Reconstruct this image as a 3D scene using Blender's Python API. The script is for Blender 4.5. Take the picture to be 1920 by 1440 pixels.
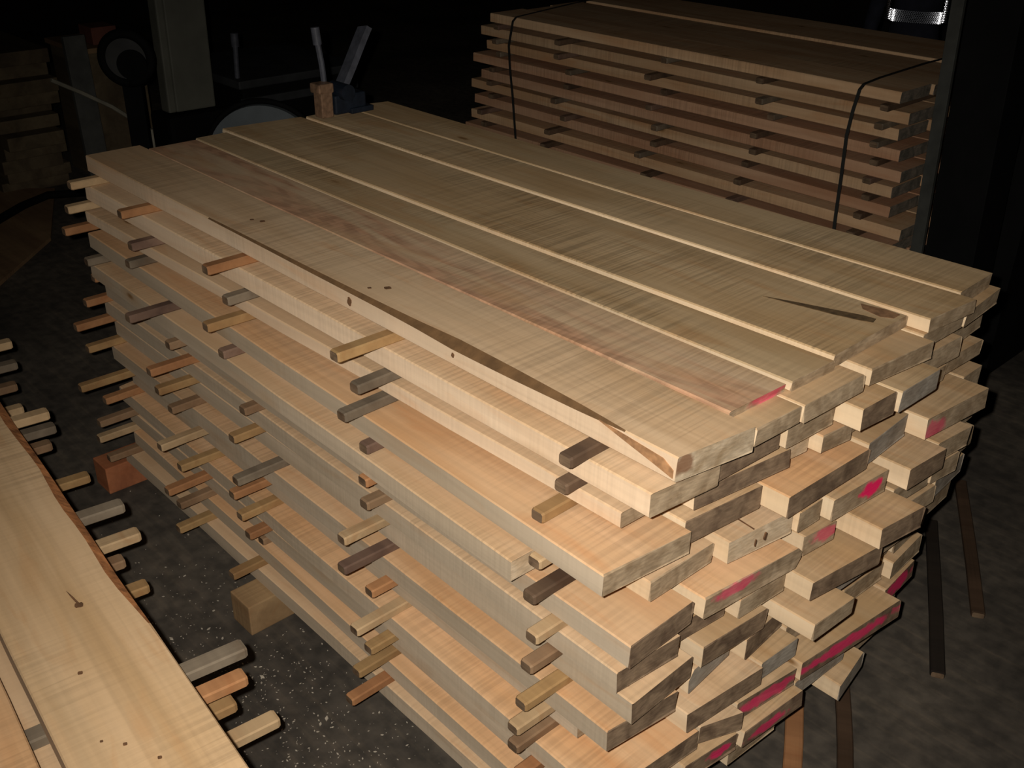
import bpy, bmesh, math, random
from mathutils import Vector, Matrix

for o in list(bpy.data.objects):
    bpy.data.objects.remove(o)
scn = bpy.context.scene
COL = scn.collection

# ------------------------------------------------------------------ camera, light, exposure
FLOOR = -1.237                      # working frame: z = 0 is the top of the front stack
Z0 = -FLOOR                         # lifts everything so that the floor is world z = 0
CAM = Vector((0.93485, -1.30737, 1.0 + Z0))
RGT = Vector((0.685599, 0.727829, 0.014816))
UP = Vector((-0.355797, 0.317259, 0.879065))
BCK = Vector((0.635108, -0.607958, 0.476471))
cd = bpy.data.cameras.new('camera')
cam = bpy.data.objects.new('camera', cd)
COL.objects.link(cam)
m = Matrix((RGT, UP, BCK)).transposed().to_4x4()
m.translation = CAM
cam.matrix_world = m
cd.sensor_width = 36.0
cd.lens = 36.0 * 1954.6 / 1920.0
cd.clip_start = 0.05
scn.camera = cam

w = bpy.data.worlds.new('night_shed')
scn.world = w
w.use_nodes = True
w.node_tree.nodes['Background'].inputs[0].default_value = (0.75, 0.85, 1.0, 1)
w.node_tree.nodes['Background'].inputs[1].default_value = 0.0012

fl = bpy.data.lights.new('camera_flash', 'SPOT')
fl.energy = 300.0
fl.color = (1.0, 0.93, 0.83)
fl.shadow_soft_size = 0.011
fl.spot_size = math.radians(92)
fl.spot_blend = 1.0
flash = bpy.data.objects.new('camera_flash', fl)
COL.objects.link(flash)
aim = (-BCK + RGT * 0.05 - UP * 0.10).normalized()
flash.matrix_world = Matrix.Translation(CAM - RGT * 0.055 + UP * 0.028) @ aim.to_track_quat('-Z', 'Y').to_matrix().to_4x4()

vs = scn.view_settings
vs.view_transform = 'Standard'
vs.look = 'None'
vs.exposure = 0.0
vs.gamma = 1.0
vs.use_curve_mapping = False

rnd = random.Random(7)

# ------------------------------------------------------------------ helpers
def mk_mat(name):
    mt = bpy.data.materials.new(name)
    mt.use_nodes = True
    nt = mt.node_tree
    return mt, nt, nt.nodes['Principled BSDF']

def N(nt, typ, **kw):
    n = nt.nodes.new(typ)
    for k, v in kw.items():
        setattr(n, k, v)
    return n

def L(nt, a, b):
    nt.links.new(a, b)

def plain(name, col, rough=0.7, metal=0.0, noise=0.25, scale=9.0, spec=0.3, bump=0.0):
    mt, nt, p = mk_mat(name)
    tc = N(nt, 'ShaderNodeTexCoord')
    no = N(nt, 'ShaderNodeTexNoise')
    no.inputs['Scale'].default_value = scale
    no.inputs['Detail'].default_value = 5
    L(nt, tc.outputs['Object'], no.inputs['Vector'])
    rp = N(nt, 'ShaderNodeValToRGB')
    rp.color_ramp.elements[0].position = 0.3
    rp.color_ramp.elements[1].position = 0.7
    rp.color_ramp.elements[0].color = (*[c * (1 - noise) for c in col], 1)
    rp.color_ramp.elements[1].color = (*[min(1, c * (1 + noise)) for c in col], 1)
    L(nt, no.outputs['Fac'], rp.inputs['Fac'])
    L(nt, rp.outputs['Color'], p.inputs['Base Color'])
    p.inputs['Roughness'].default_value = rough
    p.inputs['Metallic'].default_value = metal
    p.inputs['Specular IOR Level'].default_value = spec
    if bump:
        b = N(nt, 'ShaderNodeBump')
        b.inputs['Strength'].default_value = bump
        b.inputs['Distance'].default_value = 0.01
        L(nt, no.outputs['Fac'], b.inputs['Height'])
        L(nt, b.outputs['Normal'], p.inputs['Normal'])
    return mt

def wood(name, light, dark, saw=0.5, flame=None, knots=True, patch=0.6, vary=0.12):
    """rough-sawn plank face: grain along local x, saw marks across it"""
    mt, nt, p = mk_mat(name)
    tc = N(nt, 'ShaderNodeTexCoord')
    oi = N(nt, 'ShaderNodeObjectInfo')
    vm = N(nt, 'ShaderNodeVectorMath', operation='SCALE')
    vm.inputs[0].default_value = (13.1, 7.7, 3.3)
    L(nt, oi.outputs['Random'], vm.inputs['Scale'])
    ad = N(nt, 'ShaderNodeVectorMath', operation='ADD')
    L(nt, tc.outputs['Object'], ad.inputs[0])
    L(nt, vm.outputs[0], ad.inputs[1])

    def noise(sc, scale, detail=3.0, dist=0.0, rz=0.0):
        mp = N(nt, 'ShaderNodeMapping')
        mp.inputs['Rotation'].default_value = (0, 0, rz)
        mp.inputs['Scale'].default_value = sc
        L(nt, ad.outputs[0], mp.inputs['Vector'])
        n = N(nt, 'ShaderNodeTexNoise')
        n.inputs['Scale'].default_value = scale
        n.inputs['Detail'].default_value = detail
        n.inputs['Distortion'].default_value = dist
        L(nt, mp.outputs[0], n.inputs['Vector'])
        return n

    def ramp(src, p0, p1, c0, c1):
        r = N(nt, 'ShaderNodeValToRGB')
        r.color_ramp.elements[0].position = p0
        r.color_ramp.elements[1].position = p1
        r.color_ramp.elements[0].color = (*c0, 1) if not isinstance(c0, float) else (c0, c0, c0, 1)
        r.color_ramp.elements[1].color = (*c1, 1) if not isinstance(c1, float) else (c1, c1, c1, 1)
        L(nt, src, r.inputs['Fac'])
        return r.outputs['Color']

    def mix(fac, a, b, mode='MIX'):
        x = N(nt, 'ShaderNodeMix', data_type='RGBA', blend_type=mode)
        for key, s in ((0, fac), (6, a), (7, b)):
            if hasattr(s, 'is_linked'):
                L(nt, s, x.inputs[key])
            else:
                x.inputs[key].default_value = s
        return x.outputs[2]

    big = noise((0.55, 3.0, 3.0), 2.2, 4, 0.6)
    col = ramp(big.outputs['Fac'], 0.36, 0.66, dark, light)
    # long grain streaks
    gr = noise((0.45, 34, 34), 1.6, 3, 0.5)
    g = ramp(gr.outputs['Fac'], 0.34, 0.62, 0.90, 1.04)
    col = mix(0.8, col, g, 'MULTIPLY')
    if flame is not None:
        fn = noise((0.8, 7.0, 3.0), 1.5, 3, 1.1)
        wv = N(nt, 'ShaderNodeTexWave')
        wv.inputs['Scale'].default_value = 5.0
        wv.inputs['Distortion'].default_value = 9.0
        wv.inputs['Detail'].default_value = 2.0
        wv.inputs['Detail Scale'].default_value = 0.7
        mp = N(nt, 'ShaderNodeMapping')
        mp.inputs['Scale'].default_value = (0.5, 6.0, 1.0)
        L(nt, ad.outputs[0], mp.inputs['Vector'])
        L(nt, mp.outputs[0], wv.inputs['Vector'])
        fac = ramp(fn.outputs['Fac'], 0.40, 0.56, 0.0, 1.0)
        wf = ramp(wv.outputs['Fac'], 0.25, 0.8, tuple(c * 0.78 for c in flame), flame)
        col = mix(fac, col, wf)
    # grey-green weather patches and warm patches
    pn = noise((0.8, 2.6, 2.6), 3.1, 4, 0.4)
    pf = ramp(pn.outputs['Fac'], 0.54, 0.74, 0.0, patch)
    col = mix(pf, col, tuple(c * k for c, k in zip(light, (0.86, 0.88, 0.88))) + (1,))
    wn = noise((0.7, 3.4, 3.4), 4.3, 4, 0.8)
    wf2 = ramp(wn.outputs['Fac'], 0.57, 0.74, 0.0, 0.5)
    col = mix(wf2, col, tuple(c * k for c, k in zip(dark, (1.0, 0.82, 0.68))) + (1,))
    # band-saw marks across the face, uneven in strength
    sw = noise((52, 1.1, 1.0), 2.2, 3, 0.15, 0.06)
    sm = noise((0.9, 1.6, 1.6), 2.0, 2, 0.0)
    s1 = ramp(sw.outputs['Fac'], 0.38, 0.58, 1.0 - 0.36 * saw, 1.03)
    sf = ramp(sm.outputs['Fac'], 0.42, 0.62, 0.1, 1.0)
    col = mix(sf, col, mix(1.0, col, s1, 'MULTIPLY'))
    if knots:
        mp = N(nt, 'ShaderNodeMapping')
        mp.inputs['Scale'].default_value = (1.9, 5.0, 5.0)
        L(nt, ad.outputs[0], mp.inputs['Vector'])
        vo = N(nt, 'ShaderNodeTexVoronoi')
        vo.inputs['Scale'].default_value = 1.15
        L(nt, mp.outputs[0], vo.inputs['Vector'])
        kf = ramp(vo.outputs['Distance'], 0.035, 0.075, 1.0, 0.0)
        col = mix(kf, col, (0.16, 0.085, 0.035, 1))
        kr = ramp(vo.outputs['Distance'], 0.08, 0.20, 0.35, 0.0)
        col = mix(kr, col, (0.42, 0.24, 0.10, 1))
    # each plank a little different
    hv = N(nt, 'ShaderNodeHueSaturation')
    mr = N(nt, 'ShaderNodeMapRange')
    mr.inputs['To Min'].default_value = 1.0 - vary
    mr.inputs['To Max'].default_value = 1.0 + vary * 0.6
    L(nt, oi.outputs['Random'], mr.inputs['Value'])
    L(nt, mr.outputs[0], hv.inputs['Value'])
    L(nt, col, hv.inputs['Color'])
    L(nt, hv.outputs[0], p.inputs['Base Color'])
    p.inputs['Roughness'].default_value = 0.78
    p.inputs['Specular IOR Level'].default_value = 0.18
    bp = N(nt, 'ShaderNodeBump')
    bp.inputs['Strength'].default_value = 0.25
    bp.inputs['Distance'].default_value = 0.0012
    L(nt, sw.outputs['Fac'], bp.inputs['Height'])
    L(nt, bp.outputs['Normal'], p.inputs['Normal'])
    return mt

def endgrain(name, light, dark, paint=None, seed=0.0, pcol=(0.75, 0.03, 0.12)):
    """cross-cut end: greyish brown with saw scuffs; paint = (y, z, ry, rz, strength) in plank-local metres"""
    mt, nt, p = mk_mat(name)
    tc = N(nt, 'ShaderNodeTexCoord')
    oi = N(nt, 'ShaderNodeObjectInfo')
    vm = N(nt, 'ShaderNodeVectorMath', operation='SCALE')
    vm.inputs[0].default_value = (5.1, 9.7, 4.3)
    L(nt, oi.outputs['Random'], vm.inputs['Scale'])
    ad = N(nt, 'ShaderNodeVectorMath', operation='ADD')
    L(nt, tc.outputs['Object'], ad.inputs[0])
    L(nt, vm.outputs[0], ad.inputs[1])
    n1 = N(nt, 'ShaderNodeTexNoise')
    n1.inputs['Scale'].default_value = 20
    n1.inputs['Detail'].default_value = 6
    n1.inputs['Distortion'].default_value = 0.7
    L(nt, ad.outputs[0], n1.inputs['Vector'])
    r1 = N(nt, 'ShaderNodeValToRGB')
    r1.color_ramp.elements[0].position = 0.34
    r1.color_ramp.elements[1].position = 0.64
    r1.color_ramp.elements[0].color = (*dark, 1)
    r1.color_ramp.elements[1].color = (*light, 1)
    L(nt, n1.outputs['Fac'], r1.inputs['Fac'])
    mp = N(nt, 'ShaderNodeMapping')
    mp.inputs['Scale'].default_value = (1, 30, 120)
    mp.inputs['Rotation'].default_value = (0.35, 0, 0)
    L(nt, ad.outputs[0], mp.inputs['Vector'])
    n2 = N(nt, 'ShaderNodeTexNoise')
    n2.inputs['Scale'].default_value = 1.4
    n2.inputs['Detail'].default_value = 3
    L(nt, mp.outputs[0], n2.inputs['Vector'])
    r2 = N(nt, 'ShaderNodeValToRGB')
    r2.color_ramp.elements[0].position = 0.35
    r2.color_ramp.elements[1].position = 0.65
    r2.color_ramp.elements[0].color = (0.78, 0.78, 0.78, 1)
    r2.color_ramp.elements[1].color = (1.06, 1.06, 1.06, 1)
    L(nt, n2.outputs['Fac'], r2.inputs['Fac'])
    mx = N(nt, 'ShaderNodeMix', data_type='RGBA', blend_type='MULTIPLY')
    mx.inputs[0].default_value = 0.9
    L(nt, r1.outputs[0], mx.inputs[6])
    L(nt, r2.outputs[0], mx.inputs[7])
    out = mx.outputs[2]
    if paint:
        py, pz, ry, rz, st = paint
        m2 = N(nt, 'ShaderNodeMapping')
        m2.inputs['Location'].default_value = (0, -py / ry, -pz / rz)
        m2.inputs['Scale'].default_value = (0.0, 1.0 / ry, 1.0 / rz)
        L(nt, tc.outputs['Object'], m2.inputs['Vector'])
        ln = N(nt, 'ShaderNodeVectorMath', operation='LENGTH')
        L(nt, m2.outputs[0], ln.inputs[0])
        n3 = N(nt, 'ShaderNodeTexNoise')
        n3.inputs['Scale'].default_value = 38
        n3.inputs['Detail'].default_value = 3
        L(nt, ad.outputs[0], n3.inputs['Vector'])
        sb = N(nt, 'ShaderNodeMath', operation='MULTIPLY_ADD')
        L(nt, n3.outputs['Fac'], sb.inputs[0])
        sb.inputs[1].default_value = 1.3
        sb.inputs[2].default_value = -0.65
        sm = N(nt, 'ShaderNodeMath', operation='ADD')
        L(nt, ln.outputs['Value'], sm.inputs[0])
        L(nt, sb.outputs[0], sm.inputs[1])
        r3 = N(nt, 'ShaderNodeValToRGB')
        r3.color_ramp.elements[0].position = 0.62
        r3.color_ramp.elements[1].position = 1.0
        r3.color_ramp.elements[0].color = (st, st, st, 1)
        r3.color_ramp.elements[1].color = (0, 0, 0, 1)
        L(nt, sm.outputs[0], r3.inputs['Fac'])
        m3 = N(nt, 'ShaderNodeMix', data_type='RGBA')
        L(nt, r3.outputs[0], m3.inputs[0])
        L(nt, out, m3.inputs[6])
        m3.inputs[7].default_value = (*pcol, 1)
        out = m3.outputs[2]
    L(nt, out, p.inputs['Base Color'])
    p.inputs['Roughness'].default_value = 0.9
    p.inputs['Specular IOR Level'].default_value = 0.1
    bp = N(nt, 'ShaderNodeBump')
    bp.inputs['Strength'].default_value = 0.3
    bp.inputs['Distance'].default_value = 0.002
    L(nt, n2.outputs['Fac'], bp.inputs['Height'])
    L(nt, bp.outputs['Normal'], p.inputs['Normal'])
    return mt

def link(name, mesh, parent=None):
    o = bpy.data.objects.new(name, mesh)
    COL.objects.link(o)
    if parent:
        o.parent = parent
    return o

def tag(o, label, cat, group=None):
    o['label'] = label
    o['category'] = cat
    if group:
        o['group'] = group
    return o

def bm_mesh(bm, name, mats, smooth=False):
    bmesh.ops.recalc_face_normals(bm, faces=bm.faces)
    me = bpy.data.meshes.new(name)
    bm.to_mesh(me)
    bm.free()
    for mt in mats:
        me.materials.append(mt)
    if smooth:
        for pl in me.polygons:
            pl.use_smooth = True
    return me

def add_box(bm, c, s, rot=None, bev=0.0, mi=0):
    r = bmesh.ops.create_cube(bm, size=1.0)
    vs_ = r['verts']
    bmesh.ops.scale(bm, vec=s, verts=vs_)
    if bev:
        es = list({e for v in vs_ for e in v.link_edges})
        rb = bmesh.ops.bevel(bm, geom=es, offset=bev, segments=2, affect='EDGES', profile=0.6)
        vs_ = list({v for f in rb['faces'] for v in f.verts} | {v for v in vs_ if v.is_valid})
    if rot is not None:
        bmesh.ops.rotate(bm, cent=(0, 0, 0), matrix=rot, verts=vs_)
    bmesh.ops.translate(bm, vec=c, verts=vs_)
    for f in {f for v in vs_ for f in v.link_faces}:
        f.material_index = mi
    return vs_

def add_cyl(bm, p0, p1, r0, r1=None, seg=20, mi=0):
    p0, p1 = Vector(p0), Vector(p1)
    d = p1 - p0
    r = bmesh.ops.create_cone(bm, cap_ends=True, segments=seg, radius1=r0, radius2=r0 if r1 is None else r1, depth=d.length)
    bmesh.ops.rotate(bm, cent=(0, 0, 0), matrix=d.to_track_quat('Z', 'Y').to_matrix(), verts=r['verts'])
    bmesh.ops.translate(bm, vec=(p0 + p1) / 2, verts=r['verts'])
    for f in {f for v in r['verts'] for f in v.link_faces}:
        f.material_index = mi
    return r['verts']

def add_tube(bm, pts, r, seg=8, flat=None):
    """tube along points; flat=(half width vector dir, half width, half thick) gives a strap"""
    pts = [Vector(p) for p in pts]
    rings = []
    for i, p in enumerate(pts):
        t = (pts[min(i + 1, len(pts) - 1)] - pts[max(i - 1, 0)]).normalized()
        if flat:
            wd, hw, ht = Vector(flat[0]).normalized(), flat[1], flat[2]
            nn = t.cross(wd).normalized()
            ring = [bm.verts.new(p + wd * a * hw + nn * b * ht) for a, b in ((-1, -1), (1, -1), (1, 1), (-1, 1))]
        else:
            a = Vector((0, 0, 1)) if abs(t.z) < 0.9 else Vector((1, 0, 0))
            u = t.cross(a).normalized()
            v = t.cross(u)
            ring = [bm.verts.new(p + (u * math.cos(k / seg * 2 * math.pi) + v * math.sin(k / seg * 2 * math.pi)) * r) for k in range(seg)]
        rings.append(ring)
    n = len(rings[0])
    for a, b in zip(rings, rings[1:]):
        for k in range(n):
            bm.faces.new((a[k], a[(k + 1) % n], b[(k + 1) % n], b[k]))
    bm.faces.new(list(reversed(rings[0])))
    bm.faces.new(rings[-1])

def lerp(a, b, t):
    return a + (b - a) * t

def prof(pts, x):
    if x <= pts[0][0]:
        return pts[0][1]
    for (x0, v0), (x1, v1) in zip(pts, pts[1:]):
        if x <= x1:
            return lerp(v0, v1, (x - x0) / (x1 - x0))
    return pts[-1][1]

# ------------------------------------------------------------------ materials
PALE_L, PALE_D = (0.66, 0.475, 0.300), (0.56, 0.375, 0.215)
W = {
    'pale': wood('pale_sawn_wood', PALE_L, PALE_D),
    'peach': wood('peach_sawn_wood', (0.69, 0.455, 0.265), (0.60, 0.355, 0.18)),
    'buff': wood('buff_sawn_wood', (0.60, 0.42, 0.25), (0.48, 0.315, 0.165)),
    'olive': wood('olive_buff_sawn_wood', (0.57, 0.415, 0.245), (0.45, 0.30, 0.155), saw=0.9),
    'pink': wood('pink_heart_wood', (0.60, 0.43, 0.275), (0.50, 0.34, 0.20), flame=(0.52, 0.30, 0.18)),
    'rosy': wood('rosy_sawn_wood', (0.60, 0.37, 0.23), (0.46, 0.245, 0.14)),
    'rosytan': wood('tan_rosy_wood', (0.66, 0.45, 0.27), (0.52, 0.31, 0.165)),
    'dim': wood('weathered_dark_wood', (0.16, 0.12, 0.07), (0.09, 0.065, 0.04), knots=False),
    'sheet': wood('brown_board_wood', (0.30, 0.19, 0.10), (0.20, 0.12, 0.065), knots=False),
    'redblock': wood('red_brown_block_wood', (0.36, 0.135, 0.06), (0.24, 0.085, 0.04), saw=0.2, knots=False),
    'tanblock': wood('tan_block_wood', (0.36, 0.235, 0.12), (0.26, 0.16, 0.08), saw=0.4),
}
EG = endgrain('sawn_end_grain', (0.44, 0.33, 0.215), (0.27, 0.19, 0.115))
EGD = endgrain('dark_end_grain', (0.26, 0.18, 0.115), (0.13, 0.085, 0.055))
EGL = endgrain('pale_end_grain', (0.62, 0.49, 0.34), (0.48, 0.35, 0.22))
EGG = endgrain('grey_end_grain', (0.38, 0.33, 0.27), (0.27, 0.22, 0.17))
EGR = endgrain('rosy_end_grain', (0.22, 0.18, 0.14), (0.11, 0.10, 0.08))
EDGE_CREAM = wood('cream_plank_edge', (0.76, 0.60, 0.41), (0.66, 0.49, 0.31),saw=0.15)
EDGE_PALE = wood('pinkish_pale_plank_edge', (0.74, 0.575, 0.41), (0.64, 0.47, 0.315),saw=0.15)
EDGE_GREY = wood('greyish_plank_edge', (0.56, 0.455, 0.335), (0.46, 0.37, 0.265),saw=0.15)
EG1A = endgrain('stained_end_grain', (0.50, 0.40, 0.28), (0.30, 0.215, 0.13), (-.082, .004, .030, .026, .8), pcol=(0.17, 0.075, 0.035))
EGS = endgrain('stick_end_grain', (0.20, 0.135, 0.085), (0.10, 0.065, 0.04))
BARK = plain('dark_bark_edge', (0.125, 0.068, 0.028), 0.9, noise=0.25, scale=25, bump=0.3)
BARKO = plain('orange_bark_edge', (0.38, 0.16, 0.06), 0.85, noise=0.5, scale=30, bump=0.5)
ST = {
    'golden brown': wood('stick_golden', (0.36, 0.225, 0.1), (0.25, 0.14, 0.06), saw=0.2, knots=False),
    'dark brown': wood('stick_dark', (0.125, 0.08, 0.05), (0.065, 0.04, 0.026), saw=0.2, knots=False),
    'brown': wood('stick_brown', (0.26, 0.165, 0.095), (0.17, 0.1, 0.055), saw=0.2, knots=False),
    'greyish brown': wood('stick_grey', (0.2, 0.16, 0.115), (0.11, 0.085, 0.06), saw=0.2, knots=False),
    'orange brown': wood('stick_orange', (0.38, 0.19, 0.085), (0.27, 0.125, 0.055), saw=0.2, knots=False),
    'light tan': wood('stick_tan', (0.48, 0.34, 0.195), (0.36, 0.24, 0.13), saw=0.3, knots=False),
    'purplish brown': wood('stick_purple', (0.19, 0.12, 0.085), (0.1, 0.06, 0.045), saw=0.2, knots=False),
}

# ------------------------------------------------------------------ planks
def plank(name, y0, y1, xl, xr, zt, T, mat, end=EG, wane=None, wmat=BARK, cf=0.003, cn=0.003, seed=0,
          frame=None, seg=14, wob=0.003, endmat_left=None, edge=None, wane_far=False, tilt=(0, 0), tpow=1.0):
    """y0,y1,xl,xr may be (a,b) pairs: y at left/right end, x at near/far edge"""
    pr = lambda v: v if isinstance(v, tuple) else (v, v)
    y0, y1, xl, xr = pr(y0), pr(y1), pr(xl), pr(xr)
    rr = random.Random(seed * 31 + 5)
    ph = [rr.uniform(0, 6.28) for _ in range(4)]
    fr = [rr.uniform(2.0, 5.0) for _ in range(4)]
    cx, cy, cz = (xl[0] + xr[0]) / 2, (y0[0] + y0[1] + y1[0] + y1[1]) / 4, zt - T / 2
    bm = bmesh.new()
    rings = []
    sg = seg if wane is None else 40
    for i in range(sg + 1):
        t = i / sg
        xn, xf = lerp(xl[0], xr[0], t), lerp(xl[1], xr[1], t)
        env = math.sin(math.pi * t)
        yn = lerp(y0[0], y0[1], t) + abs(wob * math.sin(fr[0] * xn + ph[0])) * env
        yf = lerp(y1[0], y1[1], t) - abs(wob * math.sin(fr[1] * xn + ph[1])) * env
        ww, wh = cn, cn
        if wane:
            ww = max(cn, prof(wane, xn))
            wh = max(cn, prof(wane, xn) * 0.75)
        zb = zt - T
        zq = zt + lerp(tilt[0], tilt[1], t ** tpow)
        wf, hf = cf, cf
        if wane_far:
            ww, wh, wf, hf = cn, cn, max(cf, ww), max(cf, wh)
        c = 0.003
        j = lambda: rr.uniform(-0.0025, 0.0025) if t in (0.0, 1.0) else 0
        P = [(xn + j(), yn, zb + c), (xn + j(), yn, zq - wh), (xn + j(), yn + ww, zq), (xf + j(), yf - wf, zq),
             (xf + j(), yf, zq - hf), (xf + j(), yf, zb + cf), (xf + j(), yf - cf, zb), (xn + j(), yn + c, zb)]
        rings.append([bm.verts.new((a - cx, b - cy, d - cz)) for a, b, d in P])
    for i in range(sg):
        a, b = rings[i], rings[i + 1]
        for k in range(8):
            f = bm.faces.new((a[k], a[(k + 1) % 8], b[(k + 1) % 8], b[k]))
            f.material_index = 2 if (wane and k == (3 if wane_far else 1) and prof(wane, lerp(xl[0], xr[0], (i + .5) / sg)) > 0.0035) else (4 if k in (0, 4) else 0)
    f = bm.faces.new(rings[0]); f.material_index = 3
    f = bm.faces.new(rings[-1]); f.material_index = 1
    me = bm_mesh(bm, name, [mat, end, wmat, endmat_left or EGL, edge or mat])
    o = link(name, me)
    if frame is None:
        o.location = (cx, cy, cz + Z0)
    else:
        o.matrix_world = frame @ Matrix.Translation((cx, cy, cz + Z0))
    return o

ORD = ['top', 'second', 'third', 'fourth', 'fifth', 'sixth', 'seventh', 'eighth', 'ninth', 'tenth', 'eleventh',
       'twelfth', 'thirteenth', 'bottom']
NTH = ['first', 'second', 'third', 'fourth', 'fifth', 'sixth', 'seventh', 'eighth', 'ninth']

# front stack: layer thickness, all layers parted by 26 mm sticks
SH = 0.026
THK = [.055, .056, .046, .06, .06, .058, .056, .06, .058, .058, .056, .054, .056, .056]
TOPS = []
_z = 0.0
for _t in THK:
    TOPS.append(_z)
    _z -= _t + SH
BOT = _z + SH                        # underside of the bottom layer

def paint_end(base, py, pz, ry, rz, st=0.85, dark=False, col=(0.72, 0.03, 0.13)):
    lt, dk = ((0.26, 0.18, 0.115), (0.14, 0.09, 0.06)) if dark else ((0.43, 0.32, 0.21), (0.27, 0.19, 0.115))
    return endgrain('pink_painted_end_%s' % base, lt, dk, (py, pz, ry, rz, st), pcol=col)

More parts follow.
